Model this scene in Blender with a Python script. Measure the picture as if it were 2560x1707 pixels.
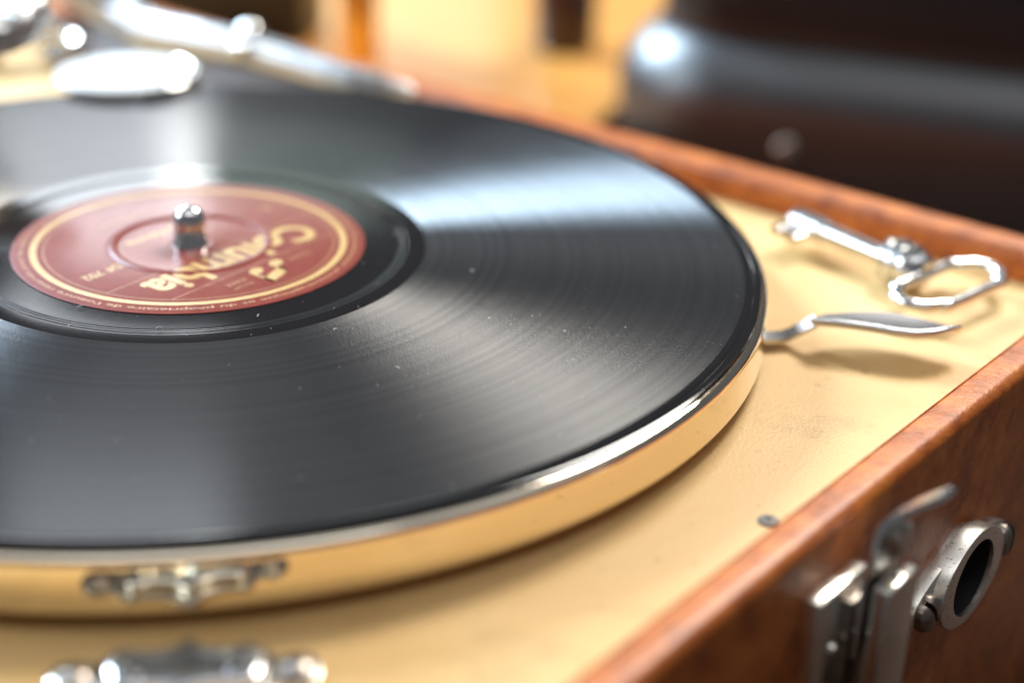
import bpy, bmesh, math, random
from mathutils import Vector, Matrix
random.seed(7)
sc = bpy.context.scene
for o in list(bpy.data.objects): bpy.data.objects.remove(o)
C = sc.collection
K = .001                                    # millimetres to metres

# ------------------------------------------------------------------ camera
cd = bpy.data.cameras.new('camera'); cam = bpy.data.objects.new('camera', cd); C.objects.link(cam)
_r = Vector((0.99085552, -0.13167411, 0.02944931)); _u = Vector((0.02908891, 0.42159627, 0.90631695)); _f = Vector((0.1317542, 0.89717251, -0.42157125))
cam.matrix_world = Matrix(((_r.x, _u.x, -_f.x, .02217), (_r.y, _u.y, -_f.y, -.33952), (_r.z, _u.z, -_f.z, .13347), (0, 0, 0, 1)))
cd.sensor_width = 36; cd.lens = 57.287; cd.clip_start = .01; cd.clip_end = 60
cd.dof.use_dof = True; cd.dof.focus_distance = .316; cd.dof.aperture_fstop = 5.0
sc.camera = cam

# ------------------------------------------------------------------ world, lamps, exposure
w = bpy.data.worlds.new('World'); sc.world = w; w.use_nodes = True
bg = w.node_tree.nodes['Background']; bg.inputs[0].default_value = (.9, .92, 1.0, 1); bg.inputs[1].default_value = .13
def lamp(name, loc, aim, sx, sy, watts, col):
    l = bpy.data.lights.new(name, 'AREA'); l.shape = 'RECTANGLE'; l.size = sx; l.size_y = sy; l.energy = watts; l.color = col
    o = bpy.data.objects.new(name, l); C.objects.link(o); o.location = loc
    o.rotation_euler = (Vector(aim) - Vector(loc)).to_track_quat('-Z', 'Y').to_euler()
    return o
def polar(az, el, d): a, e = math.radians(az), math.radians(el); return (d*math.cos(e)*math.cos(a), d*math.cos(e)*math.sin(a), d*math.sin(e))
lamp('window_key', polar(50, 44, 1.5), (0, 0, 0), .46, .40, 26, (1, .95, .87))
lamp('window_sky', polar(120, 27, 1.4), (0, 0, 0), .18, .62, 60, (.62, .81, 1))
lamp('window_tall', (-.155, 1.2, .395), (-.05, 0, 0), .19, .27, .88, (.88, .94, 1))
lamp('streak_fill', (-.080, 1.2, .36), (-.03, 0, 0), .036, .20, .16, (.97, 1, .95))  # narrow panel added for the bright column mirrored on the record
lamp('greenish_fill', (.04, 1.2, .33), (0, 0, 0), .18, .20, .11, (.80, 1, .92))  # panel added to give the record a dim greenish reflection
lamp('plinth_glare_fill', (.15, 1.6, .24), (.1, .5, -.06), .26, .11, .26, (1, .96, .88))  # unseen lamp added to put a pale glare on the wooden box
lamp('side_fill', polar(168, 28, 1.3), (0, .1, 0), .60, .55, 9.5, (.78, .90, 1))  # unseen panel added at left to brighten the black case's rounded corner
lamp('overhead_fill', (.42, .10, 1.5), (.05, 0, 0), 1.6, 2.2, 6.2, (.97, .98, 1))  # soft panel added overhead as ceiling bounce on deck and chrome
lamp('lip_fill', (-.02, -.56, 1.38), (0, -.12, 0), 1.4, .42, 3.4, (.97, .98, 1))  # extra panel added above the front to whiten the platter lip
sc.view_settings.view_transform = 'Standard'; sc.view_settings.look = 'None'; sc.view_settings.exposure = -.16; sc.view_settings.gamma = 1
sc.cycles.use_denoising = True
sc.cycles.max_bounces = 10; sc.cycles.sample_clamp_indirect = 6

# ------------------------------------------------------------------ materials
def mat(name):
    m = bpy.data.materials.new(name); m.use_nodes = True
    nt = m.node_tree; return m, nt, nt.nodes['Principled BSDF']
def nd(nt, kind, **kw):
    n = nt.nodes.new(kind)
    for k, v in kw.items(): setattr(n, k, v)
    return n
def ramp(nt, src, stops):
    r = nd(nt, 'ShaderNodeValToRGB'); el = r.color_ramp.elements
    while len(el) < len(stops): el.new(.5)
    for e, (p, c) in zip(el, stops):
        e.position = p; e.color = (*c, 1) if len(c) == 3 else c
    nt.links.new(src, r.inputs[0]); return r.outputs[0]
def noise(nt, scale, detail=4, rough=.55, coord='Object', vec=None):
    n = nd(nt, 'ShaderNodeTexNoise'); n.inputs['Scale'].default_value = scale; n.inputs['Detail'].default_value = detail; n.inputs['Roughness'].default_value = rough
    if vec is None:
        t = nd(nt, 'ShaderNodeTexCoord'); vec = t.outputs[coord]
    nt.links.new(vec, n.inputs['Vector']); return n.outputs[0]
def bump(nt, b, h, strength, dist):
    n = nd(nt, 'ShaderNodeBump'); n.inputs['Strength'].default_value = strength; n.inputs['Distance'].default_value = dist
    nt.links.new(h, n.inputs['Height']); nt.links.new(n.outputs[0], b.inputs['Normal']); return n
def plain(name, col, rough=.4, metal=0, var=.12, scale=60, bscale=None, bdist=.0002, coat=0):
    m, nt, b = mat(name)
    lo = tuple(c*(1-var) for c in col); hi = tuple(min(1, c*(1+var)) for c in col)
    nt.links.new(ramp(nt, noise(nt, scale), [(.3, lo), (.7, hi)]), b.inputs['Base Color'])
    b.inputs['Roughness'].default_value = rough; b.inputs['Metallic'].default_value = metal; b.inputs['Coat Weight'].default_value = coat
    if bscale: bump(nt, b, noise(nt, bscale, 3), .5, bdist)
    return m
def metal(name, col, r0, r1, scale=500, spots=0):
    m, nt, b = mat(name)
    b.inputs['Metallic'].default_value = 1
    v = noise(nt, scale, 5, .6)
    nt.links.new(ramp(nt, v, [(.35, (r0,)*3), (.7, (r1,)*3)]), b.inputs['Roughness'])
    if spots:
        s = noise(nt, 1300, 4, .75)
        nt.links.new(ramp(nt, s, [(.33, (.06, .04, .025)), (.41, col), (1, col)]), b.inputs['Base Color'])
    else: b.inputs['Base Color'].default_value = (*col, 1)
    return m
CHROME = metal('chrome', (.86, .85, .82), .05, .14)
PLATED, nt, b = mat('platter_nickel_plate'); b.inputs['Metallic'].default_value = 1; b.inputs['Base Color'].default_value = (.93, .83, .66, 1)
nt.links.new(ramp(nt, noise(nt, 420, 6, .65), [(.35, (.03,)*3), (.75, (.10,)*3)]), b.inputs['Roughness']); bump(nt, b, noise(nt, 45, 3), .12, .0005)
NICKEL = metal('worn_nickel', (.86, .83, .76), .3, .45, 300, 1)
NICKELS = metal('nickel', (.78, .75, .68), .16, .3, 300)
DARKMETAL = metal('aged_steel', (.34, .29, .25), .25, .45, 400)
GREYSTEEL = metal('grey_steel', (.60, .61, .63), .24, .26, 60)
SATIN = metal('satin_nickel', (.58, .58, .60), .34, .46, 300)
STEEL = metal('brushed_steel', (.80, .80, .79), .14, .28, 700)

# cream leatherette on the deck: colour clouding and a pebbled grain
DECK, nt, b = mat('cream_leatherette')
nt.links.new(ramp(nt, noise(nt, 22, 6), [(.25, (.66, .40, .15)), (.5, (.76, .50, .21)), (.75, (.81, .56, .26))]), (dm := nd(nt, 'ShaderNodeMix', data_type='RGBA', blend_type='MULTIPLY')).inputs[6])
dm.inputs[0].default_value = 1
st = nd(nt, 'ShaderNodeMath', operation='MULTIPLY')
nt.links.new(ramp(nt, noise(nt, 240, 3, .6), [(.66, (1,)*3), (.74, (.72,)*3)]), st.inputs[0]); nt.links.new(ramp(nt, noise(nt, 34, 7, .7), [(.30, (.82,)*3), (.44, (1,)*3)]), st.inputs[1])
nt.links.new(st.outputs[0], dm.inputs[7]); nt.links.new(dm.outputs[2], b.inputs['Base Color'])
b.inputs['Roughness'].default_value = .42; b.inputs['Specular IOR Level'].default_value = .35
v = nd(nt, 'ShaderNodeTexVoronoi'); v.feature = 'SMOOTH_F1'; v.inputs['Scale'].default_value = 1900
tc = nd(nt, 'ShaderNodeTexCoord'); nt.links.new(tc.outputs['Object'], v.inputs['Vector'])
mx = nd(nt, 'ShaderNodeMath', operation='ADD'); nt.links.new(v.outputs['Distance'], mx.inputs[0]); nt.links.new(noise(nt, 1200, 3), mx.inputs[1])
bump(nt, b, mx.outputs[0], .45, .00012)

def leather(name, a, c, d, rough, bd):
    m, nt, b = mat(name)
    n1 = noise(nt, 120, 12, .74)
    nt.links.new(ramp(nt, n1, [(.32, a), (.52, c), (.72, d)]), b.inputs['Base Color'])
    b.inputs['Roughness'].default_value = rough; b.inputs['Specular IOR Level'].default_value = .4; b.inputs['Coat Weight'].default_value = .15; b.inputs['Coat Roughness'].default_value = .2
    mm = nd(nt, 'ShaderNodeMath', operation='ADD'); nt.links.new(noise(nt, 900, 5, .6), mm.inputs[0]); nt.links.new(noise(nt, 220, 5), mm.inputs[1])
    bump(nt, b, mm.outputs[0], .55, .0004)
    return m
LEATHER = leather('tan_leather', (.20, .038, .006), (.50, .128, .019), (.68, .23, .042), .4, .0004)

# shellac: mirror-smooth land, and a grooved playing surface whose gloss is stretched across the grooves
SHELLAC, nt, b = mat('black_shellac')
b.inputs['Base Color'].default_value = (.007, .006, .006, 1); b.inputs['Roughness'].default_value = .09; b.inputs['IOR'].default_value = 1.6
GROOVE, nt, b = mat('grooved_shellac')
tn = nd(nt, 'ShaderNodeTangent'); tn.direction_type = 'RADIAL'; tn.axis = 'Z'
tc = nd(nt, 'ShaderNodeTexCoord'); sp = nd(nt, 'ShaderNodeVectorMath', operation='MULTIPLY'); sp.inputs[1].default_value = (1, 1, 0)
nt.links.new(tc.outputs['Object'], sp.inputs[0])
ln = nd(nt, 'ShaderNodeVectorMath', operation='LENGTH'); nt.links.new(sp.outputs[0], ln.inputs[0])
cx = nd(nt, 'ShaderNodeCombineXYZ'); nt.links.new(ln.outputs['Value'], cx.inputs[0])
band = noise(nt, 420, 6, .7, vec=cx.outputs[0]); fine = noise(nt, 2600, 2, .5, vec=cx.outputs[0])
grit = noise(nt, 1700, 3, .65)
rr = nd(nt, 'ShaderNodeMapRange'); rr.inputs[1].default_value = .3; rr.inputs[2].default_value = .7; rr.inputs[3].default_value = .37; rr.inputs[4].default_value = .42
nt.links.new(band, rr.inputs[0])
a1 = nd(nt, 'ShaderNodeMath', operation='MULTIPLY'); a1.inputs[1].default_value = .3; nt.links.new(fine, a1.inputs[0])
a2 = nd(nt, 'ShaderNodeMath', operation='ADD'); nt.links.new(a1.outputs[0], a2.inputs[0]); nt.links.new(grit, a2.inputs[1])
bp_ = bump(nt, b, a2.outputs[0], .42, .00016)
gl = nd(nt, 'ShaderNodeBsdfAnisotropic'); gl.distribution = 'BECKMANN'; gl.inputs['Anisotropy'].default_value = .81; nt.links.new(ramp(nt, band, [(.32, (.58,)*3), (.62, (1,)*3)]), gl.inputs['Color'])
nt.links.new(rr.outputs[0], gl.inputs['Roughness']); nt.links.new(tn.outputs[0], gl.inputs['Tangent']); nt.links.new(bp_.outputs[0], gl.inputs['Normal'])
df = nd(nt, 'ShaderNodeBsdfDiffuse'); df.inputs['Color'].default_value = (.012, .0115, .012, 1)
fr = nd(nt, 'ShaderNodeFresnel'); fr.inputs['IOR'].default_value = 1.62
land = nd(nt, 'ShaderNodeBsdfAnisotropic'); land.inputs['Roughness'].default_value = .13; land.inputs['Color'].default_value = (1, 1, 1, 1)
mg = nd(nt, 'ShaderNodeMixShader'); mg.inputs[0].default_value = .5; nt.links.new(gl.outputs[0], mg.inputs[1]); nt.links.new(land.outputs[0], mg.inputs[2])
ms = nd(nt, 'ShaderNodeMixShader'); nt.links.new(fr.outputs[0], ms.inputs[0]); nt.links.new(df.outputs[0], ms.inputs[1]); nt.links.new(mg.outputs[0], ms.inputs[2])
nt.links.new(ms.outputs[0], nt.nodes['Material Output'].inputs['Surface']); nt.nodes.remove(b)

# printed paper label under a worn gloss
LABEL, nt, b = mat('maroon_label_paper')
nt.links.new(ramp(nt, noise(nt, 380, 6, .7), [(.3, (.19, .030, .018)), (.7, (.26, .046, .028))]), b.inputs['Base Color'])
b.inputs['Roughness'].default_value = .3; b.inputs['Specular IOR Level'].default_value = .25; b.inputs['Coat Weight'].default_value = .32; b.inputs['Coat Roughness'].default_value = .15; b.inputs['Coat IOR'].default_value = 1.6
bump(nt, b, noise(nt, 900, 3), .25, .0001)
def print_ink(name, c0, c1):
    m, nt, b = mat(name)
    nt.links.new(ramp(nt, noise(nt, 700, 4, .7), [(.35, c0), (.65, c1)]), b.inputs['Base Color'])
    b.inputs['Roughness'].default_value = .35; b.inputs['Coat Weight'].default_value = .6; b.inputs['Coat Roughness'].default_value = .2
    return m
GOLD = print_ink('gold_ink', (.52, .30, .085), (.64, .40, .135))
GOLDFAINT = print_ink('worn_gold_ink', (.42, .17, .07), (.54, .27, .11))
DUST = plain('pale_dust', (.75, .74, .70), .9)
WOOD, nt, b = mat('honey_wood')
wv = nd(nt, 'ShaderNodeTexNoise'); wv.inputs['Scale'].default_value = 30; wv.inputs['Detail'].default_value = 6
tc = nd(nt, 'ShaderNodeTexCoord'); mp = nd(nt, 'ShaderNodeMapping'); mp.inputs['Scale'].default_value = (.35, 3.2, 3.2); mp.inputs['Rotation'].default_value = (0, 0, -.47)
nt.links.new(tc.outputs['Object'], mp.inputs[0]); nt.links.new(mp.outputs[0], wv.inputs['Vector'])
nt.links.new(ramp(nt, wv.outputs[0], [(.3, (.55, .235, .05)), (.7, (.74, .36, .09))]), b.inputs['Base Color'])
b.inputs['Roughness'].default_value = .3; b.inputs['Coat Weight'].default_value = .5; b.inputs['Coat Roughness'].default_value = .2
TABLE = plain('brown_table_wood', (.04, .018, .009), .8, 0, .3, 12)
BLACK = plain('black_leathercloth', (.010, .010, .011), .38, 0, .2, 60, 900)
LACQUER, nt, b = mat('black_lacquer'); b.inputs['Base Color'].default_value = (.008, .009, .011, 1); b.inputs['Roughness'].default_value = .36; b.inputs['IOR'].default_value = 1.5
bump(nt, b, noise(nt, 30, 3), .25, .002)
STRIP = plain('brown_seam_strip', (.055, .03, .022), .5)
CREAM = plain('cream_enamel', (.82, .74, .60), .3, 0, .05, 20)
BRASS = metal('warm_brass', (.85, .50, .12), .25, .4)
DULLSTUD = plain('dull_grey_stud', (.22, .22, .20), .6)
DARKBROWN = plain('dark_brown_panel', (.022, .010, .006), .5)
BROWN = plain('dark_brown_glaze', (.05, .02, .011), .3)
IVORY = plain('ivory', (.8, .76, .66), .35)
GLOSSBLACK, nt, b = mat('high_gloss_black'); b.inputs['Base Color'].default_value = (.008, .009, .012, 1); b.inputs['Roughness'].default_value = .42; b.inputs['IOR'].default_value = 2.1
bump(nt, b, noise(nt, 30, 3), .2, .002)
CAPWHITE = plain('cap_gleam_white', (.86, .86, .85), .22, 0, .02)  # white colour stands in for the blown-out gleam of a chrome cap
HOLLOW = plain('black_bore', (.006, .005, .005), .7)

# ------------------------------------------------------------------ mesh helpers
class MB:
    def __init__(s): s.bm = bmesh.new()
    def mark(s): s.n0 = len(s.bm.verts); return s
    def box(s, c, h, rot=None, bev=0, seg=2):
        r = bmesh.ops.create_cube(s.bm, size=2); vs = r['verts']
        M = Matrix.Translation(c) @ (rot.to_4x4() if rot else Matrix()) @ Matrix.Diagonal((*h, 1))
        bmesh.ops.transform(s.bm, matrix=M, verts=vs)
        if bev:
            es = list({e for v in vs for e in v.link_edges})
            bmesh.ops.bevel(s.bm, geom=es, offset=bev, segments=seg, affect='EDGES', profile=.5)
        return s
    def lathe(s, prof, seg=96, close=False, M=None):
        M = M or Matrix(); rings = []
        for (r, z) in prof:
            if r < 1e-9: rings.append([s.bm.verts.new(M @ Vector((0, 0, z)))])
            else: rings.append([s.bm.verts.new(M @ Vector((r*math.cos(2*math.pi*i/seg), r*math.sin(2*math.pi*i/seg), z))) for i in range(seg)])
        pairs = list(zip(rings, rings[1:])) + ([(rings[-1], rings[0])] if close else [])
        for A, B in pairs:
            for i in range(seg):
                j = (i+1) % seg
                if len(A) == 1 and len(B) == 1: continue
                if len(A) == 1: s.bm.faces.new((A[0], B[i], B[j]))
                elif len(B) == 1: s.bm.faces.new((A[i], B[0], A[j]))
                else: s.bm.faces.new((A[i], B[i], B[j], A[j]))
        return s
    def tube(s, pts, rad, seg=16, closed=False, cap=True, squash=1.0):
        pts = [Vector(p) for p in pts]; n = len(pts)
        rad = rad if isinstance(rad, (list, tuple)) else [rad]*n
        up = None; rings = []
        for i, p in enumerate(pts):
            a = pts[(i-1) % n] if (closed or i) else pts[i]; c = pts[(i+1) % n] if (closed or i < n-1) else pts[i]
            t = (c-a).normalized()
            if up is None:
                up = Vector((0, 0, 1)) if abs(t.z) < .9 else Vector((1, 0, 0))
            x = t.cross(up).normalized(); y = x.cross(t).normalized(); up = y
            rings.append([s.bm.verts.new(p + rad[i]*(math.cos(2*math.pi*k/seg)*x + squash*math.sin(2*math.pi*k/seg)*y)) for k in range(seg)])
        prs = list(zip(rings, rings[1:])) + ([(rings[-1], rings[0])] if closed else [])
        for A, B in prs:
            for k in range(seg):
                j = (k+1) % seg; s.bm.faces.new((A[k], A[j], B[j], B[k]))
        if cap and not closed:
            s.bm.faces.new(rings[0][::-1]); s.bm.faces.new(rings[-1])
        return s
    def ball(s, c, r, sc3=(1, 1, 1), u=24, v=14, e=1.0, rot=None):
        def pw(x): return math.copysign(abs(x)**e, x)
        prof = []; rot = rot or Matrix.Identity(3)
        rings = []
        for i in range(v+1):
            th = -math.pi/2 + math.pi*i/v
            if i in (0, v): rings.append([s.bm.verts.new(Vector(c) + rot @ Vector((0, 0, r*sc3[2]*math.copysign(1, th))))]); continue
            rings.append([s.bm.verts.new(Vector(c) + rot @ Vector((r*sc3[0]*pw(math.cos(th))*pw(math.cos(2*math.pi*k/u)), r*sc3[1]*pw(math.cos(th))*pw(math.sin(2*math.pi*k/u)), r*sc3[2]*pw(math.sin(th))))) for k in range(u)])
        for A, B in zip(rings, rings[1:]):
            for k in range(u):
                j = (k+1) % u
                if len(A) == 1: s.bm.faces.new((A[0], B[j], B[k]))
                elif len(B) == 1: s.bm.faces.new((A[k], A[j], B[0]))
                else: s.bm.faces.new((A[k], A[j], B[j], B[k]))
        return s
    def dome(s, c, r, sc3, u=48, v=14, e=1.0, rot=None):
        def pw(x): return math.copysign(abs(x)**e, x)
        rot = rot or Matrix.Identity(3); R = []
        for i in range(v):
            th = math.pi/2*i/v
            R.append([s.bm.verts.new(Vector(c) + rot @ Vector((r*sc3[0]*pw(math.cos(th))*pw(math.cos(2*math.pi*k/u)), r*sc3[1]*pw(math.cos(th))*pw(math.sin(2*math.pi*k/u)), r*sc3[2]*pw(math.sin(th))))) for k in range(u)])
        for A, B in zip(R, R[1:]):
            for k in range(u): s.bm.faces.new((A[k], A[(k+1) % u], B[(k+1) % u], B[k]))
        s.bm.faces.new(R[-1]); s.bm.faces.new(R[0][::-1]); return s
    def prism(s, outline, M, t, hole=None, bev=0, seg=2):
        """outline in the local xy plane, thickness t along local z, optional hole of the same vertex count"""
        n = len(outline)
        def ring(pts, z): return [s.bm.verts.new(M @ Vector((p[0], p[1], z))) for p in pts]
        def inset(pts, d):
            out = []; m = len(pts)
            for i in range(m):
                a, p, c = Vector(pts[i-1]), Vector(pts[i]), Vector(pts[(i+1) % m])
                nrm = (c-a); nrm = Vector((-nrm.y, nrm.x)).normalized(); out.append(tuple(p + nrm*d))
            return out
        lv = [(0, 0)]
        if bev:
            lv += [(t-bev, 0)] + [(t-bev+bev*math.sin(math.pi/2*k/seg), bev*(1-math.cos(math.pi/2*k/seg))) for k in range(1, seg+1)]
        else: lv += [(t, 0)]
        rs = [ring(inset(outline, d), z) for z, d in lv]
        for A, B in zip(rs, rs[1:]):
            for i in range(n): s.bm.faces.new((A[i], A[(i+1) % n], B[(i+1) % n], B[i]))
        if hole:
            hb, ht = ring(hole, 0), ring(hole, t); T, Bt = rs[-1], rs[0]
            for i in range(n):
                j = (i+1) % n
                s.bm.faces.new((T[i], T[j], ht[j], ht[i])); s.bm.faces.new((Bt[j], Bt[i], hb[i], hb[j])); s.bm.faces.new((ht[i], ht[j], hb[j], hb[i]))
        else: s.bm.faces.new(rs[-1]); s.bm.faces.new(rs[0][::-1])
        return s
    def rings(s, loops, cap0=False, cap1=False):
        R = [[s.bm.verts.new(p) for p in L] for L in loops]; n = len(R[0])
        for A, B in zip(R, R[1:]):
            for i in range(n): s.bm.faces.new((A[i], A[(i+1) % n], B[(i+1) % n], B[i]))
        if cap0: s.bm.faces.new(R[0][::-1])
        if cap1: s.bm.faces.new(R[-1])
        return s
    def build(s, name, m, parent=None, M=None, smooth=38, mats=None, kind=None):
        if M: bmesh.ops.transform(s.bm, matrix=M, verts=s.bm.verts)
        bmesh.ops.recalc_face_normals(s.bm, faces=s.bm.faces)
        me = bpy.data.meshes.new(name); s.bm.to_mesh(me); s.bm.free()
        for mm in (mats or [m]): me.materials.append(mm)
        me.polygons.foreach_set('use_smooth', [True]*len(me.polygons)); me.set_sharp_from_angle(angle=math.radians(smooth))
        o = bpy.data.objects.new(name, me); C.objects.link(o)
        if parent: adopt(o, parent)
        if kind: o['kind'] = kind
        return o
def world_of(o):
    M = o.matrix_basis.copy()
    return world_of(o.parent) @ o.matrix_parent_inverse @ M if o.parent else M
def adopt(o, parent):
    o.parent = parent; o.matrix_parent_inverse = world_of(parent).inverted()
def tag(o, label, cat, group=None):
    o['label'] = label; o['category'] = cat
    if group: o['group'] = group
    return o
def thing(name, loc, label, cat):
    o = bpy.data.objects.new(name, None); C.objects.link(o); o.location = loc; o.empty_display_size = .02; return tag(o, label, cat)
def rrect(a0, a1, b0, b1, r, z, k=6):
    pts = []
    for cx_, cy_, s0 in ((a1-r, b1-r, 0), (a0+r, b1-r, 90), (a0+r, b0+r, 180), (a1-r, b0+r, 270)):
        for i in range(k+1):
            t = math.radians(s0 + 90*i/k); pts.append((cx_+r*math.cos(t), cy_+r*math.sin(t), z))
    return pts

# ------------------------------------------------------------------ setting: the table
ZT = -.112
tb = MB().box((.3, .5, ZT-.02), (1.1, .9, .02), bev=.004).build('table_top', TABLE); tb['kind'] = 'structure'

# ------------------------------------------------------------------ the gramophone
DZ, HZ = -.01385, -.0063
TH = .81033
MC = Matrix(((math.cos(TH), math.sin(TH), 0, 0), (-math.sin(TH), math.cos(TH), 0, 0), (0, 0, 1, 0), (0, 0, 0, 1)))  # case axes: a along the back wall, b towards it
G = thing('portable_gramophone', (0, 0, ZT), 'tan leather portable gramophone open on the table, with cream deck, chrome turntable and nickel fittings', 'gramophone')
A0, A1, B0, B1 = -.215, .1524, -.165, .1393          # inner faces of the four walls
WF, WB = .0080, .0128
MB().rings([rrect(A0, A1, B0, B1, .004, DZ), rrect(A0, A1, B0, B1, .004, DZ-.006)], True, True).build('deck_panel', DECK, G, MC)
def wall_ring(f, z, r): return rrect(A0-WB*f, A1+WF*f, B0-WB*f, B1+WB*f, r, z, 8)
lv = [(0, DZ-.004, .003), (0, HZ-.0022, .003), (.03, HZ-.0009, .003), (.1, HZ-.0001, .003), (.13, HZ-.0002, .003), (.15, HZ-.0005, .003), (.17, HZ-.0001, .003), (.3, HZ, .004), (.56, HZ-.00005, .006)]
R_ = .30
for k in range(1, 9):
    t = math.pi/2*k/8; lv.append((1-R_+R_*math.sin(t), HZ-.0024*(1-math.cos(t)), .006+.004*k/8))
lv += [(1.0, HZ-.02, .01), (1.0, HZ-.05, .01), (.99, ZT+.002, .01), (.9, ZT, .01)]
MB().rings([wall_ring(*l) for l in lv]).build('case_wall', LEATHER, G, MC, 50)

# chrome platter
PL = MB().lathe([(0, -.0022), (.1225, -.0022), (.1230, -.0012), (.1238, -.0009), *[(.1245+.0018*math.sin(math.radians(t)), -.0026+.0018*math.cos(math.radians(t))) for t in range(0, 91, 6)], (.1263, -.0028), (.1263, -.0031), (.1263, -.0101), (.1263, -.0104), (.1262, -.0107), (.1259, -.0109), (.1252, -.0109), (.122, -.0109), (.1215, -.006), (0, -.006)], 256).build('platter', PLATED, G, None, 60)
MB().lathe([(.0040, -.006), (.0040, .0008), (.0036, .0012), (.0036, .0048), (.0035, .0060), (.0031, .0072), (.0023, .0081), (.0012, .0086), (0, .0087)], 40).build('spindle', STEEL, PL, None, 50)
MB().lathe([(.02, DZ), (.02, -.006)], 40).build('bearing_hub', DARKMETAL, PL)

# speed lever coming out from under the platter
def strip(mb, pts, wid, th):
    """flat bar along pts (world), each with half width vector"""
    loops = []
    for p, hw in zip(pts, wid):
        p, hw = Vector(p), Vector(hw); z = Vector((0, 0, th/2))
        loops.append([p-hw-z, p+hw-z, p+hw+z, p-hw+z])
    mb.rings(loops, True, True)
LV = MB()
strip(LV, [Vector(p)*K for p in ((108, -33.5, -12.0), (122, -32.2, -11.9), (126.6, -31.7, -11.8), (128.3, -31.6, -11.2), (131.2, -33.2, -8.6), (132.6, -33.4, -7.6))],
      [Vector(h)*K for h in ((.3, 2.2, 0), (.3, 2.2, 0), (.2, 2.2, 0), (.2, 2.2, 0), (.2, 2.3, 0), (.2, 2.4, 0))], .0009)
LVo = LV.build('speed_lever', GREYSTEEL, G)
# leaf-shaped thumb blade: dished, with a thick lower lip
bl = MB(); loops = []
low = [(131.5, -35.6), (136, -36.8), (142.5, -39.6), (147, -42.2), (151, -43.6), (155, -43.4), (159, -42.0), (162.3, -40.3)]
upp = [(131.5, -32.6), (136, -30.6), (142.5, -29.8), (147, -30.0), (151, -31.2), (155, -33.6), (159, -37.2), (162.3, -39.4)]
for (lx, ly), (ux, uy) in zip(low, upp):
    w_ = abs(uy-ly); row = []
    top = []
    for j in range(7):
        t = j/6; dish = -.0009*math.sin(math.pi*t)*min(1, w_/8)
        top.append(Vector(((lx+(ux-lx)*t)*K, (ly+(uy-ly)*t)*K, -.0066 + dish*.3 - .0007*t)))
    bot = [p - Vector((0, 0, .0011)) for p in top[::-1]]
    loops.append(top+bot)
bl.rings(loops, True, True)
bl.tube([Vector((x*K, y*K, -.0066)) for x, y in low], [.0005]+[.00085]*6+[.0004], 10)
bl.build('blade', GREYSTEEL, LVo, None, 50)

# small stud in the deck beside the front wall
MB().lathe([(.0019, DZ-.001), (.0019, DZ+.0003), (.0015, DZ+.0006), (.0006, DZ+.0006), (.0005, DZ+.0002), (0, DZ+.0002)], 24, M=Matrix.Translation((.1032, -.103, 0))).build('deck_stud', DULLSTUD, G)

# lid catch in the front of the deck: lobed plate, bracket-shaped raised rim, two screws
CM = Matrix.Translation((.0048, -.1388, DZ)) @ Matrix.Rotation(math.radians(-1), 4, 'Z') @ Matrix.Diagonal((1.04, 1.2, .8, 1))
half = [(0, 7.6), (1.6, 5.6), (4, 4.2), (7.5, 4.0), (10, 4.6), (11.6, 3.6), (13.2, 2.6), (15.6, 3.3), (18, 2.6), (19.2, 0), (18, -2.8), (15.6, -3.6), (13.2, -3.0), (11.6, -4.6), (9.5, -6.2), (5, -6.0), (2, -6.6), (0, -7.2)]
def smooth_closed(pts, k=4):
    out = []; n = len(pts)
    for i in range(n):
        p0, p1, p2, p3 = (Vector(pts[(i+d) % n]) for d in (-1, 0, 1, 2))
        for j in range(k):
            t = j/k; out.append(tuple(.5*((2*p1)+(p2-p0)*t+(2*p0-5*p1+4*p2-p3)*t*t+(3*p1-p0-3*p2+p3)*t**3)))
    return out
outl = half + [(-x, y) for x, y in half[-2:0:-1]]
outl = [(x*K, y*K) for x, y in smooth_closed([Vector((x, y)) for x, y in outl], 3)][::-1]
CT = MB().prism(outl, CM, .0012, bev=.0004).build('lid_catch', NICKELS, G)
hr = [(0, 5.0), (1.5, 3.9), (3.6, 3.2), (6.4, 3.1), (8.8, 3.6), (10.6, 2.6), (11.2, .2), (10.6, -3.2), (8.6, -4.6), (4.5, -4.6), (1.6, -5.0), (0, -5.6)]
ro = hr + [(-x, y) for x, y in hr[-2:0:-1]]
ro = smooth_closed([Vector(p) for p in ro], 3)[::-1]
MB().prism([(x*K, y*K) for x, y in ro], CM @ Matrix.Translation((0, 0, .0012)), .0026, [(x*.74*K, (y*.60-.2)*K) for x, y in ro], bev=.0010, seg=4).build('raised_rim', STEEL, CT)
for sx in (-15.6, 15.6):
    MB().lathe([(.0024, .001), (.0024, .0017), (.0017, .0024), (.0005, .0026), (0, .0026)], 24, M=CM @ Matrix.Translation((sx*K, -.0002, 0))).build('screw', DARKMETAL, CT)
for sx in (-7.6, 7.6):
    MB().box(CM @ Vector((sx*K, -.0022, .0022)), (.0016, .0006, .0013), Matrix.Rotation(0, 3, 'Z'), .0003).build('upright_tab', CHROME, CT)

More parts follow.
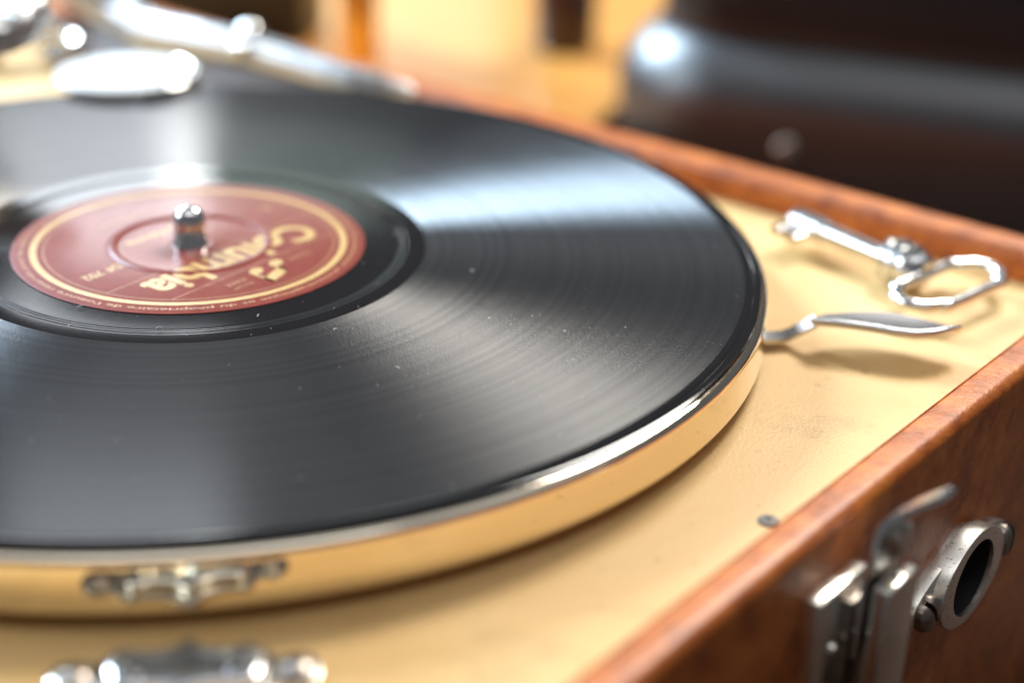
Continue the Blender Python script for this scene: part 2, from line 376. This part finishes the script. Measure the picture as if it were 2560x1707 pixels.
# winding-key escutcheon and latch on the outer face of the front wall.  local x = b, local y = z, local z = outwards (a)
def outer(b_, z_, off=0):
    return Matrix(((0, 0, 1, A1+WF+off), (1, 0, 0, b_), (0, 1, 0, z_), (0, 0, 0, 1)))
EX, EZ = .0545, -.0418
def flange(R, r, d, n=96):
    """outline of a round boss drawn out into two ears"""
    out = []
    for i in range(n):
        t = 2*math.pi*i/n; c, s_ = math.cos(t), math.sin(t)
        best = R
        e = d + r
        # smooth ears along +-x
        f_ = abs(c)**9
        rad = R + (e-R)*f_
        out.append((rad*c, rad*s_*(1 - .18*f_)))
    return out
OM = MC @ outer(EX, EZ)
fl = flange(.0098, .0048, .0172)
hole = [(.0089*math.cos(2*math.pi*i/96), .0080*math.sin(2*math.pi*i/96)) for i in range(96)]
bos = [(.0144*(abs(math.cos(2*math.pi*i/96))**1.15)*math.copysign(1, math.cos(2*math.pi*i/96)), .0103*math.sin(2*math.pi*i/96)) for i in range(96)]
ES = MB().prism(bos, OM @ Matrix.Translation((0, 0, .0012)), .0040, hole, bev=.0005).build('winding_hole_boss', NICKEL, G, None, 40)
MB().prism(fl, OM, .0028, hole, bev=.0004).build('ear_plate', NICKEL, ES, None, 40)
MB().lathe([(.0079, .0044), (.0078, -.001), (.0077, -.016), (0, -.016)], 48, M=OM @ Matrix.Diagonal((1.1, 1, 1, 1))).build('bore', HOLLOW, ES)
for sx, rot in ((-.0176, .5), (.0176, -.2)):
    sm = OM @ Matrix.Translation((sx, 0, .0027)) @ Matrix.Rotation(rot, 4, 'Z')
    s_ = MB()
    # domed head split by a driver slot
    for sg in (-1, 1):
        pts = [(sg*.00055, -.0036)] + [(sg*max(.00055, .0038*math.cos(t)), .0038*math.sin(t)) for t in [math.radians(a) for a in range(-70, 71, 14)]] + [(sg*.00055, .0036)]
        if sg < 0: pts = pts[::-1]
        loops = [[sm @ Vector((x*q if abs(x) > .0006 else x, y*q, z)) for x, y in pts] for q, z in ((1, 0), (1, .0012), (.92, .0019), (.75, .0025), (.45, .0029))]
        s_.rings(loops, False, True)
    s_.box(sm @ Vector((0, 0, .0005)), (.0006, .0034, .0005), sm.to_3x3())
    s_.build('screw', DARKMETAL, ES, None, 30)

LAT = MB()
def lbox(mb, b0, b1, a0, a1, z0, z1, bev=.0006):
    mb.box(MC @ Vector((A1+WF+(a0+a1)/2, (b0+b1)/2, (z0+z1)/2)), ((a1-a0)/2, (b1-b0)/2, (z1-z0)/2), MC.to_3x3(), bev)
lbox(LAT, -.0105, .0065, -.0005, .0040, -.06, -.0158); LT = LAT.build('latch', NICKELS, G)
q = MB(); lbox(q, -.0005, .0112, .0078, .0112, -.06, -.0155, .0008); q.build('front_plate', NICKELS, LT)
q = MB(); lbox(q, .0045, .0100, .0062, .0095, -.0125, -.0072, .0006); q.build('hook', NICKELS, LT)
q = MB(); lbox(q, -.002, .0118, .0040, .0055, -.06, -.019, .0003); q.build('back_plate', DARKMETAL, LT)
# spring blade that rises between the plates and curls out into a rounded thumb tab
path = [(.0066, -.03), (.0066, -.0155), (.0066, -.0066), (.0070, -.0055), (.0085, -.0042), (.0106, -.0027), (.0127, -.0012), (.0139, -.0006)]
bw = [(-.0010, .0106), (-.0010, .0106), (.0026, .0110), (.0034, .0113), (.0052, .0122), (.0072, .0134), (.0086, .0142), (.0100, .0138)]
loops = []
for i, ((a_, z_), (b0_, b1_)) in enumerate(zip(path, bw)):
    p, n_ = path[max(0, i-1)], path[min(len(path)-1, i+1)]
    tx, tz = n_[0]-p[0], n_[1]-p[1]; L_ = math.hypot(tx, tz); nx, nz = -tz/L_*.0005, tx/L_*.0005
    loops.append([MC @ Vector((A1+WF+a_+sg*nx, bb, z_+sg*nz)) for bb, sg in ((b0_, -1), (b1_, -1), (b1_, 1), (b0_, 1))])
MB().rings(loops, True, True).build('spring_blade', STEEL, LT, None, 50)
MB().lathe([(.0014, 0), (.0012, .0008), (0, .0012)], 20, M=MC @ outer(-.0045, -.0275, .0040)).build('rivet', IVORY if False else NICKELS, LT)

# tone arm resting along the back wall, with its sound box
def catmull(pts, k=8):
    P_ = [Vector(p) for p in pts]; P_ = [2*P_[0]-P_[1]] + P_ + [2*P_[-1]-P_[-2]]; out = []
    for i in range(1, len(P_)-2):
        p0, p1, p2, p3 = P_[i-1:i+3]
        for j in range(k):
            t = j/k; out.append(.5*((2*p1)+(p2-p0)*t+(2*p0-5*p1+4*p2-p3)*t*t+(3*p1-p0-3*p2+p3)*t**3))
    return out + [P_[-2]]
TA = MB().tube([Vector(p)*K for p in ((-23.5, 182.5, 1.2), (-19, 178.5, 1.1), (11.1, 157, 1.0), (33.6, 134, .1), (42, 128.5, -.4))], [.0058, .0062, .0056, .0048, .0043], 24).build('tone_arm', SATIN, G)
el = catmull([Vector(p)*K for p in ((-48, 210, 16), (-38, 201, 9), (-29.5, 193, 3.6), (-22, 181, 1.2))], 6)
MB().tube(el, [.0105-.0046*i/(len(el)-1) for i in range(len(el))], 24).build('elbow', SATIN, TA)
MB().tube([Vector(p)*K for p in ((38, 131, -.2), (55.8, 120, -.8), (58.4, 118.2, -1.0))], [.0034, .0024, .0008], 16).build('tapered_end', SATIN, TA)
MB().tube([Vector(p)*K for p in ((-27, 188, 6), (4, 158, 5.6), (50, 121, 2.6))], .0013, 12).build('return_rod', STEEL, TA)
MB().ball(Vector((11.2, 156.5, 6.2))*K, .0041).build('pivot_ball', CHROME, TA)
MB().ball(Vector((8.2, 149.5, 3.2))*K, .0029).build('pivot_screw', CHROME, TA)
MB().lathe([(.005, DZ), (.005, DZ+.002), (.0022, DZ+.003), (.0022, -.002)], 24, M=Matrix.Translation((-.012, .1735, 0))).build('arm_post', DARKMETAL, TA)
MB().lathe([(0, .0006), (.0182, .0006), (.0192, .0010), (.0196, .0018), (.0192, .0026), (.0180, .0031), (.012, .0034), (0, .0036)], 64, M=Matrix.Translation((-.0243, .1285, 0))).build('gooseneck_cap', CAPWHITE, TA)
MB().tube([Vector((-.0243 + .0200*math.cos(t), .1285 + .0200*math.sin(t), .0018)) for t in [math.radians(a) for a in range(-75, 61, 9)]], .0013, 12).build('cap_rim', CHROME, TA)
MB().rings([[MC @ Vector(p) for p in rrect(A0+.0006, -.056, .1055, B1-.0006, .003, z)] for z in (DZ-.002, DZ+.0010)], False, True).build('dark_panel', DARKBROWN, G)  # thin dark brown panel lying on the deck under the tone arm
q = []
for i in range(20):
    t = math.radians(-70 + 290*i/19); q.append(Vector((-60, 198, -8.5))*K + Vector((.0145*math.cos(t), .004*math.cos(t)+.010*math.sin(t), .0035*math.sin(t))))
MB().tube(q, .0036, 16).build('arm_rest', CHROME, G)
# hammered round sound box hanging at the left edge
HAM, nt, b = mat('hammered_silver'); b.inputs['Metallic'].default_value = 1; b.inputs['Roughness'].default_value = .3; b.inputs['Base Color'].default_value = (.94, .93, .90, 1)
v = nd(nt, 'ShaderNodeTexVoronoi'); v.inputs['Scale'].default_value = 330; tc = nd(nt, 'ShaderNodeTexCoord'); nt.links.new(tc.outputs['Object'], v.inputs['Vector'])
bump(nt, b, v.outputs['Distance'], 1, .0012)
SM = Matrix.Translation((-.0535, .0912, .0305)) @ (Vector((-.05, -.40, .90)).to_track_quat('Z', 'Y').to_matrix().to_4x4())
SB = MB().lathe([(0, -.006), (.013, -.006), (.0152, -.004), (.0155, 0), (.0148, .003), (.0125, .0042), (0, .0050)], 64, M=SM).build('sound_box', HAM, TA)
MB().tube([SM @ Vector((0, 0, -.005)), Vector((-.062, .107, .028)), Vector((-.075, .125, .02)), Vector((-.085, .15, .004)), Vector((-.086, .152, DZ))], .004, 14).build('neck', CHROME, TA)

# ------------------------------------------------------------------ the record
R = thing('gramophone_record', (0, 0, -.0022), 'black shellac record with a maroon and gold label, lying on the chrome turntable', 'record')
prof = [(.0038, -.0022), (.1222, -.0022), (.1236, -.0010), (.1244, -.0007), (.1247, -.0004), (.1246, -.0002), (.1242, -.00006), (.1241, -.00005), (.1232, -.00003), (.1231, -.00003), (.1230, -.00010), (.1226, -.00010), (.1225, -.00004), (.1224, -.00004), (.1216, -.00005), (.1215, -.00009), (.1212, -.00009), (.1211, -.00006)]
n_out = len(prof)
prof += [(.1208, -.00011), (.0518, -.00011), (.0516, -.00010)]
n_in = len(prof)
for g_ in (.0473, .0463, .0455):
    prof += [(g_+.00035, -.00010), (g_+.00022, -.00010), (g_+.0001, -.00015), (g_-.0001, -.00015), (g_-.00022, -.00010), (g_-.00035, -.00010)]
prof += [(.0440, -.00010), (.0386, -.00010), (.0380, -.00008), (.0038, -.00008)]
mb = MB().lathe(prof, 320, close=True); seg = 320
mb.bm.faces.ensure_lookup_table()
for i, f_ in enumerate(mb.bm.faces):
    if n_out-1 <= i//seg < n_in-1: f_.material_index = 1
DISC = mb.build('disc', None, R, None, 30, [SHELLAC, GROOVE])
lab = MB().lathe([(.0039, .00006), (.0043, .0002), (.0050, .00012), (.0150, .00012), (.0163, .00016), (.0167, .00040), (.0172, .00044), (.0177, .00016), (.0186, .00012), (.0378, .00010), (.03815, .00004)], 220).build('label', LABEL, R, None, 60)
ZI = .00016
def flat_ring(r0, r1, z=ZI, seg=200): return MB().lathe([(r0, z), (r1, z)], seg)
flat_ring(.0327, .0342).build('gold_band', GOLD, lab); flat_ring(.0312, .03145).build('gold_line', GOLDFAINT, lab)
LA = math.radians(-133.2)
LM = Matrix.Rotation(LA, 4, 'Z')
def font_mesh(txt, size, bold=0, shear=0, space=1.0):
    cu = bpy.data.curves.new('lettering', 'FONT'); cu.body = txt; cu.size = size; cu.align_x = 'CENTER'; cu.offset = bold; cu.shear = shear; cu.space_character = space; cu.resolution_u = 5
    o = bpy.data.objects.new('lettering', cu); C.objects.link(o); bpy.context.view_layer.update()
    me = bpy.data.meshes.new_from_object(o.evaluated_get(bpy.context.evaluated_depsgraph_get())); bpy.data.objects.remove(o); bpy.data.curves.remove(cu)
    return me
def put_text(me, name, M, m, parent, warp=None):
    if warp:
        for v_ in me.vertices: v_.co = warp(v_.co)
    me.transform(M); me.name = name; me.materials.clear(); me.materials.append(m)
    o = bpy.data.objects.new(name, me); C.objects.link(o); adopt(o, parent); return o
def text(txt, u, v_, size, m=GOLD, bold=0, sx=1.0, space=1.0, z=ZI):
    me = font_mesh(txt, size, bold, 0, space)
    return put_text(me, 'lettering', LM @ Matrix.Translation((u, v_, z)) @ Matrix.Diagonal((sx, 1, 1, 1)), m, lab)
big = font_mesh('Columbia', .0130, .00042, 0, 1.0)
xs = [v_.co.x for v_ in big.vertices]; wid = max(xs)-min(xs)
put_text(big, 'lettering', LM @ Matrix.Translation((0, .0092, ZI)) @ Matrix.Diagonal((.0465/wid, 1, 1, 1)), GOLD, lab)
for v_, hw in ((.0072, .0304), (.0197, .0242)):
    MB().rings([[LM @ Vector((x, y, ZI)) for x, y in ((-hw, v_-.00012), (hw, v_-.00012), (hw, v_+.00012), (-hw, v_+.00012))]], True).build('gold_rule', GOLDFAINT, lab)
# twin-note emblem
nm = MB()
for x in (-.0034, .0026):
    loop = [(x + .0019*math.cos(t)*math.cos(.3) - .0014*math.sin(t)*math.sin(.3), .0222 + .0019*math.cos(t)*math.sin(.3) + .0014*math.sin(t)*math.cos(.3)) for t in [2*math.pi*i/28 for i in range(28)]]
    nm.rings([[LM @ Vector((px, py, ZI)) for px, py in loop]], True)
for poly in (((-.0022, .0224), (-.0015, .0224), (-.0015, .0272), (-.0022, .0270)), ((.0038, .0226), (.0045, .0226), (.0045, .0290), (.0038, .0288)), ((-.0022, .0270), (.0045, .0290), (.0045, .0262), (-.0022, .0242))):
    nm.rings([[LM @ Vector((px, py, ZI+.00001)) for px, py in poly]], True)
nm.build('note_emblem', GOLD, lab)
text('TRADE', -.0098, .0226, .0021, GOLDFAINT); text('MARK', .0098, .0226, .0021, GOLDFAINT)
text('Marque', .0100, .0253, .0017, GOLDFAINT)
text('DF 702', .0235, -.0030, .0034, GOLD, .00006); text('A', -.0262, -.0035, .0042, GOLDFAINT)
text('La Paloma', .0018, -.0105, .0038, GOLD, .0001); text('Orchestre', .0, -.0225, .0030, GOLDFAINT, .00005)
# small legend running round the edge of the label
legend = 'tous droits du producteur phonographique et du propriétaire de l\u2019oeuvre réservés pour les éditions fabriquées en france  '
me = font_mesh(legend*1, .0018, .00002)
x0, x1 = min(v_.co.x for v_ in me.vertices), max(v_.co.x for v_ in me.vertices)
def wrap(co, r0=.0355):
    t = math.radians(255) + -(co.x-(x0+x1)/2)/(x1-x0)*math.radians(280); return Vector(((r0+co.y)*math.cos(t), (r0+co.y)*math.sin(t), ZI-.00002))
put_text(me, 'edge_lettering', Matrix(), GOLDFAINT, lab, wrap)
# dust and lint
du = MB()
for i in range(170):
    r_, t_ = .122*math.sqrt(random.uniform(.08, 1)), random.uniform(-2.6, 1.2); s_ = random.choice((.00005, .00006, .00008, .00012))
    zz = .00006 if r_ > .039 else .0002
    du.ball((r_*math.cos(t_), r_*math.sin(t_), zz+s_*.5), s_, (1, 1, .7), 6, 4)
for (x, y, a_, L_) in ((-19.8, -33.6, .55, 1.9), (2.5, -36.4, .2, 1.6), (3.4, -36.4, -.6, 1.2), (30, -48, .8, 1.1), (-4, -45, .3, 1.3), (60, -20, 1.9, 1.2), (15, -40.5, 1.3, 1.0), (41, -66, 2.2, .9), (75, -52, .4, .9)):
    x, y, L_ = x*K, y*K, L_*K
    du.tube([(x-L_/2*math.cos(a_), y-L_/2*math.sin(a_), .0003), (x, y+.0001, .00045), (x+L_/2*math.cos(a_), y+L_/2*math.sin(a_), .0003)], .00007, 5)
du.build('dust', DUST, R, kind='stuff')

# ------------------------------------------------------------------ key lying on the deck
KZ = -.0086
KY = thing('cabinet_key', (.165, -.002, DZ), 'old silvery key with an oblong open bow, lying on the cream deck beside the lever', 'key')
kd = Vector((.49, -.87, 0)).normalized(); kn = Vector((-kd.y, kd.x, 0)) * -1      # kn points to the bit side
kn = Vector((-.87, -.49, 0)).normalized()
ks = Vector((.1465, .0285, KZ+.0004))
def kp(s_, n_, z_=0): return ks + kd*s_ + kn*n_ + Vector((0, 0, z_))
kz = [0]*0
MB().tube([kp(0, 0), kp(.0006, 0), kp(.010, 0), kp(.0105, 0), kp(.036, 0, -.0002)], [.0026, .0033, .0033, .0026, .0024], 20).build('shank', STEEL, KY)
bitM = Matrix((( kn.x, kd.x, 0, kp(.0052, .0).x), (kn.y, kd.y, 0, kp(.0052, .0).y), (0, 0, 1, KZ-.0008), (0, 0, 0, 1)))
bo = [(0, -.0042), (.0095, -.0042), (.0095, -.0014), (.0078, -.0014), (.0078, .0004), (.0098, .0004), (.0098, .0042), (0, .0042)]
MB().prism(bo, bitM, .0019, bev=.0003).build('bit', STEEL, KY)
col = []
for s_, r_ in ((.0235, .0021), (.0238, .0036), (.0246, .0044), (.0256, .0044), (.0262, .0034), (.0268, .0034), (.0276, .0050), (.0290, .0050), (.0298, .0036), (.0304, .0034), (.0310, .0046), (.0322, .0046), (.0330, .0032), (.0340, .0038), (.0350, .0034), (.0362, .0022)): col.append((kp(s_+.0058, 0), r_*1.18))
MB().tube([c_[0] for c_ in col], [c_[1] for c_ in col], 28).build('collar', STEEL, KY, None, 25)
bc = Vector((.1703, -.0138, KZ)); bx = Vector((.82, .572, 0)).normalized(); by = Vector((-bx.y, bx.x, 0))
qd = [(10.4, 6.6), (11.2, 6.3), (11.3, 5.4), (11.9, 4.9), (13.4, 4.7), (15.0, 3.6), (16.1, 1.8), (16.4, 0)]
qq = [(0, 6.6), (5, 6.6)] + qd
loop = qq + [(x, -y) for x, y in qq[-2::-1]] + [(-x, -y) for x, y in qq[1:]] + [(-x, y) for x, y in qq[-2:0:-1]]
def inset(pts, d):
    out = []
    for i in range(len(pts)):
        a, p, c = Vector(pts[i-1]), Vector(pts[i]), Vector(pts[(i+1) % len(pts)])
        n1 = (p-a).normalized(); n2 = (c-p).normalized(); n_ = Vector((-(n1.y+n2.y), n1.x+n2.x)).normalized()
        out.append(tuple(p + n_*d))
    return out
lp = [(x*1.02, y*1.05) for x, y in loop][::-1]
den = []
for p, q in zip(lp, lp[1:]+lp[:1]):
    p, q = Vector(p), Vector(q)
    den += [p] if (q-p).length < 2 else [p, p+(q-p)*(.35/(q-p).length), p+(q-p)*(1-.35/(q-p).length)]
MB().tube([bc + bx*p.x*K + by*p.y*K for p in den], .00155, 12, closed=True).build('bow', STEEL, KY, None, 40)

# ------------------------------------------------------------------ what stands behind the gramophone
PZ = -.062
e_ = math.radians(-27.5)
PM = Matrix.Translation((.22, .42, 0)) @ Matrix.Rotation(e_, 4, 'Z')
pl = thing('wooden_plinth', (.22, .42, ZT), 'glossy honey coloured wooden box standing behind the gramophone case', 'wooden box')
MB().rings([[Vector(p) for p in rrect(-.42, -.003, -.24, .30, .012, z)] for z in (ZT, PZ-.004)] , True, False).build('body', WOOD, pl, PM)
MB().rings([[Vector(p) for p in rrect(-.424, -.002, -.244, .304, .014, z)] for z in (PZ-.004, PZ-.001)] + [[Vector(p) for p in rrect(-.423, -.003, -.243, .303, .013, PZ)]], True, True).build('top_board', WOOD, pl, PM)
bc_ = thing('black_case', (.30, .30, ZT), 'closed black lacquered case with a shiny bulging rounded corner, standing beside the honey coloured box', 'case')
BM = Matrix.Translation((.136, .256, PZ)) @ Matrix.Rotation(e_, 4, 'Z')
def bcase(z0, z1, g, m, nm, r=.05, top=False):
    L = [(g, z0), (g, z1)] if not top else [(g, z0), (g, z1-.012), (g-.003, z1-.004), (g-.010, z1)]
    MB().rings([[Vector((x, y, z)) for x, y, _ in rrect(-q_, .40+q_, -q_, .24+q_, r+q_, z, 12)] for q_, z in L], True, True).build(nm, m, bc_, BM)
Z0 = ZT-PZ
bulge = [(-.004, Z0+.004), (0, Z0+.012), (0, .006), (.0006, .014), (0, .022), (-.0026, .029), (-.0065, .035), (-.011, .0395), (-.016, .043)]
MB().rings([[Vector((x, y, z)) for x, y, _ in rrect(-q_, .40+q_, -q_, .24+q_, .05+q_, z, 12)] for q_, z in [(-.006, Z0)]+bulge], True, True).build('tray', GLOSSBLACK, bc_, BM)
bcase(.0432, .0465, -.0150, STRIP, 'seam_strip'); bcase(.0467, .087, -.016, LACQUER, 'lid', top=True)
MB().ball(BM @ Vector((.078, -.001, .008)), .0045, (1, .5, 1)).build('stud', NICKELS, bc_)
br = thing('brass_canister', (.053, .352, PZ), 'warm brass canister standing on the honey coloured box', 'canister')
MB().lathe([(0, 0), (.0082, 0), (.0085, .001), (.0085, .05), (.0075, .053), (.0075, .07), (0, .072)], 32, M=Matrix.Translation((.053, .352, PZ))).build('body', BRASS, br)
MB().lathe([(.0076, .0535), (.0088, .0545), (.0088, .06), (.0076, .061)], 32, M=Matrix.Translation((.053, .352, PZ))).build('cap_ring', BRASS, br)
bt = thing('brown_bottle', (.150, .395, PZ), 'dark brown bottle with an ivory stopper beside the black case', 'bottle')
MB().lathe([(0, 0), (.013, 0), (.0145, .003), (.0145, .03), (.011, .04), (.006, .046), (.006, .052), (0, .052)], 32, M=Matrix.Translation((.150, .395, PZ))).build('body', BROWN, bt)
MB().ball((.1515, .395, PZ+.056), .0062).build('stopper', IVORY, bt)
bx_ = thing('black_box', (-.004, .43, PZ), 'black upright box far behind the tone arm', 'box')
MB().box((-.004, .43, PZ+.05), (.042, .022, .05), Matrix.Rotation(e_*.6, 3, 'Z'), .003).build('body', BLACK, bx_)
MB().box((-.004, .43, PZ+.1035), (.0426, .0226, .003), Matrix.Rotation(e_*.6, 3, 'Z'), .001).build('lid', BLACK, bx_)
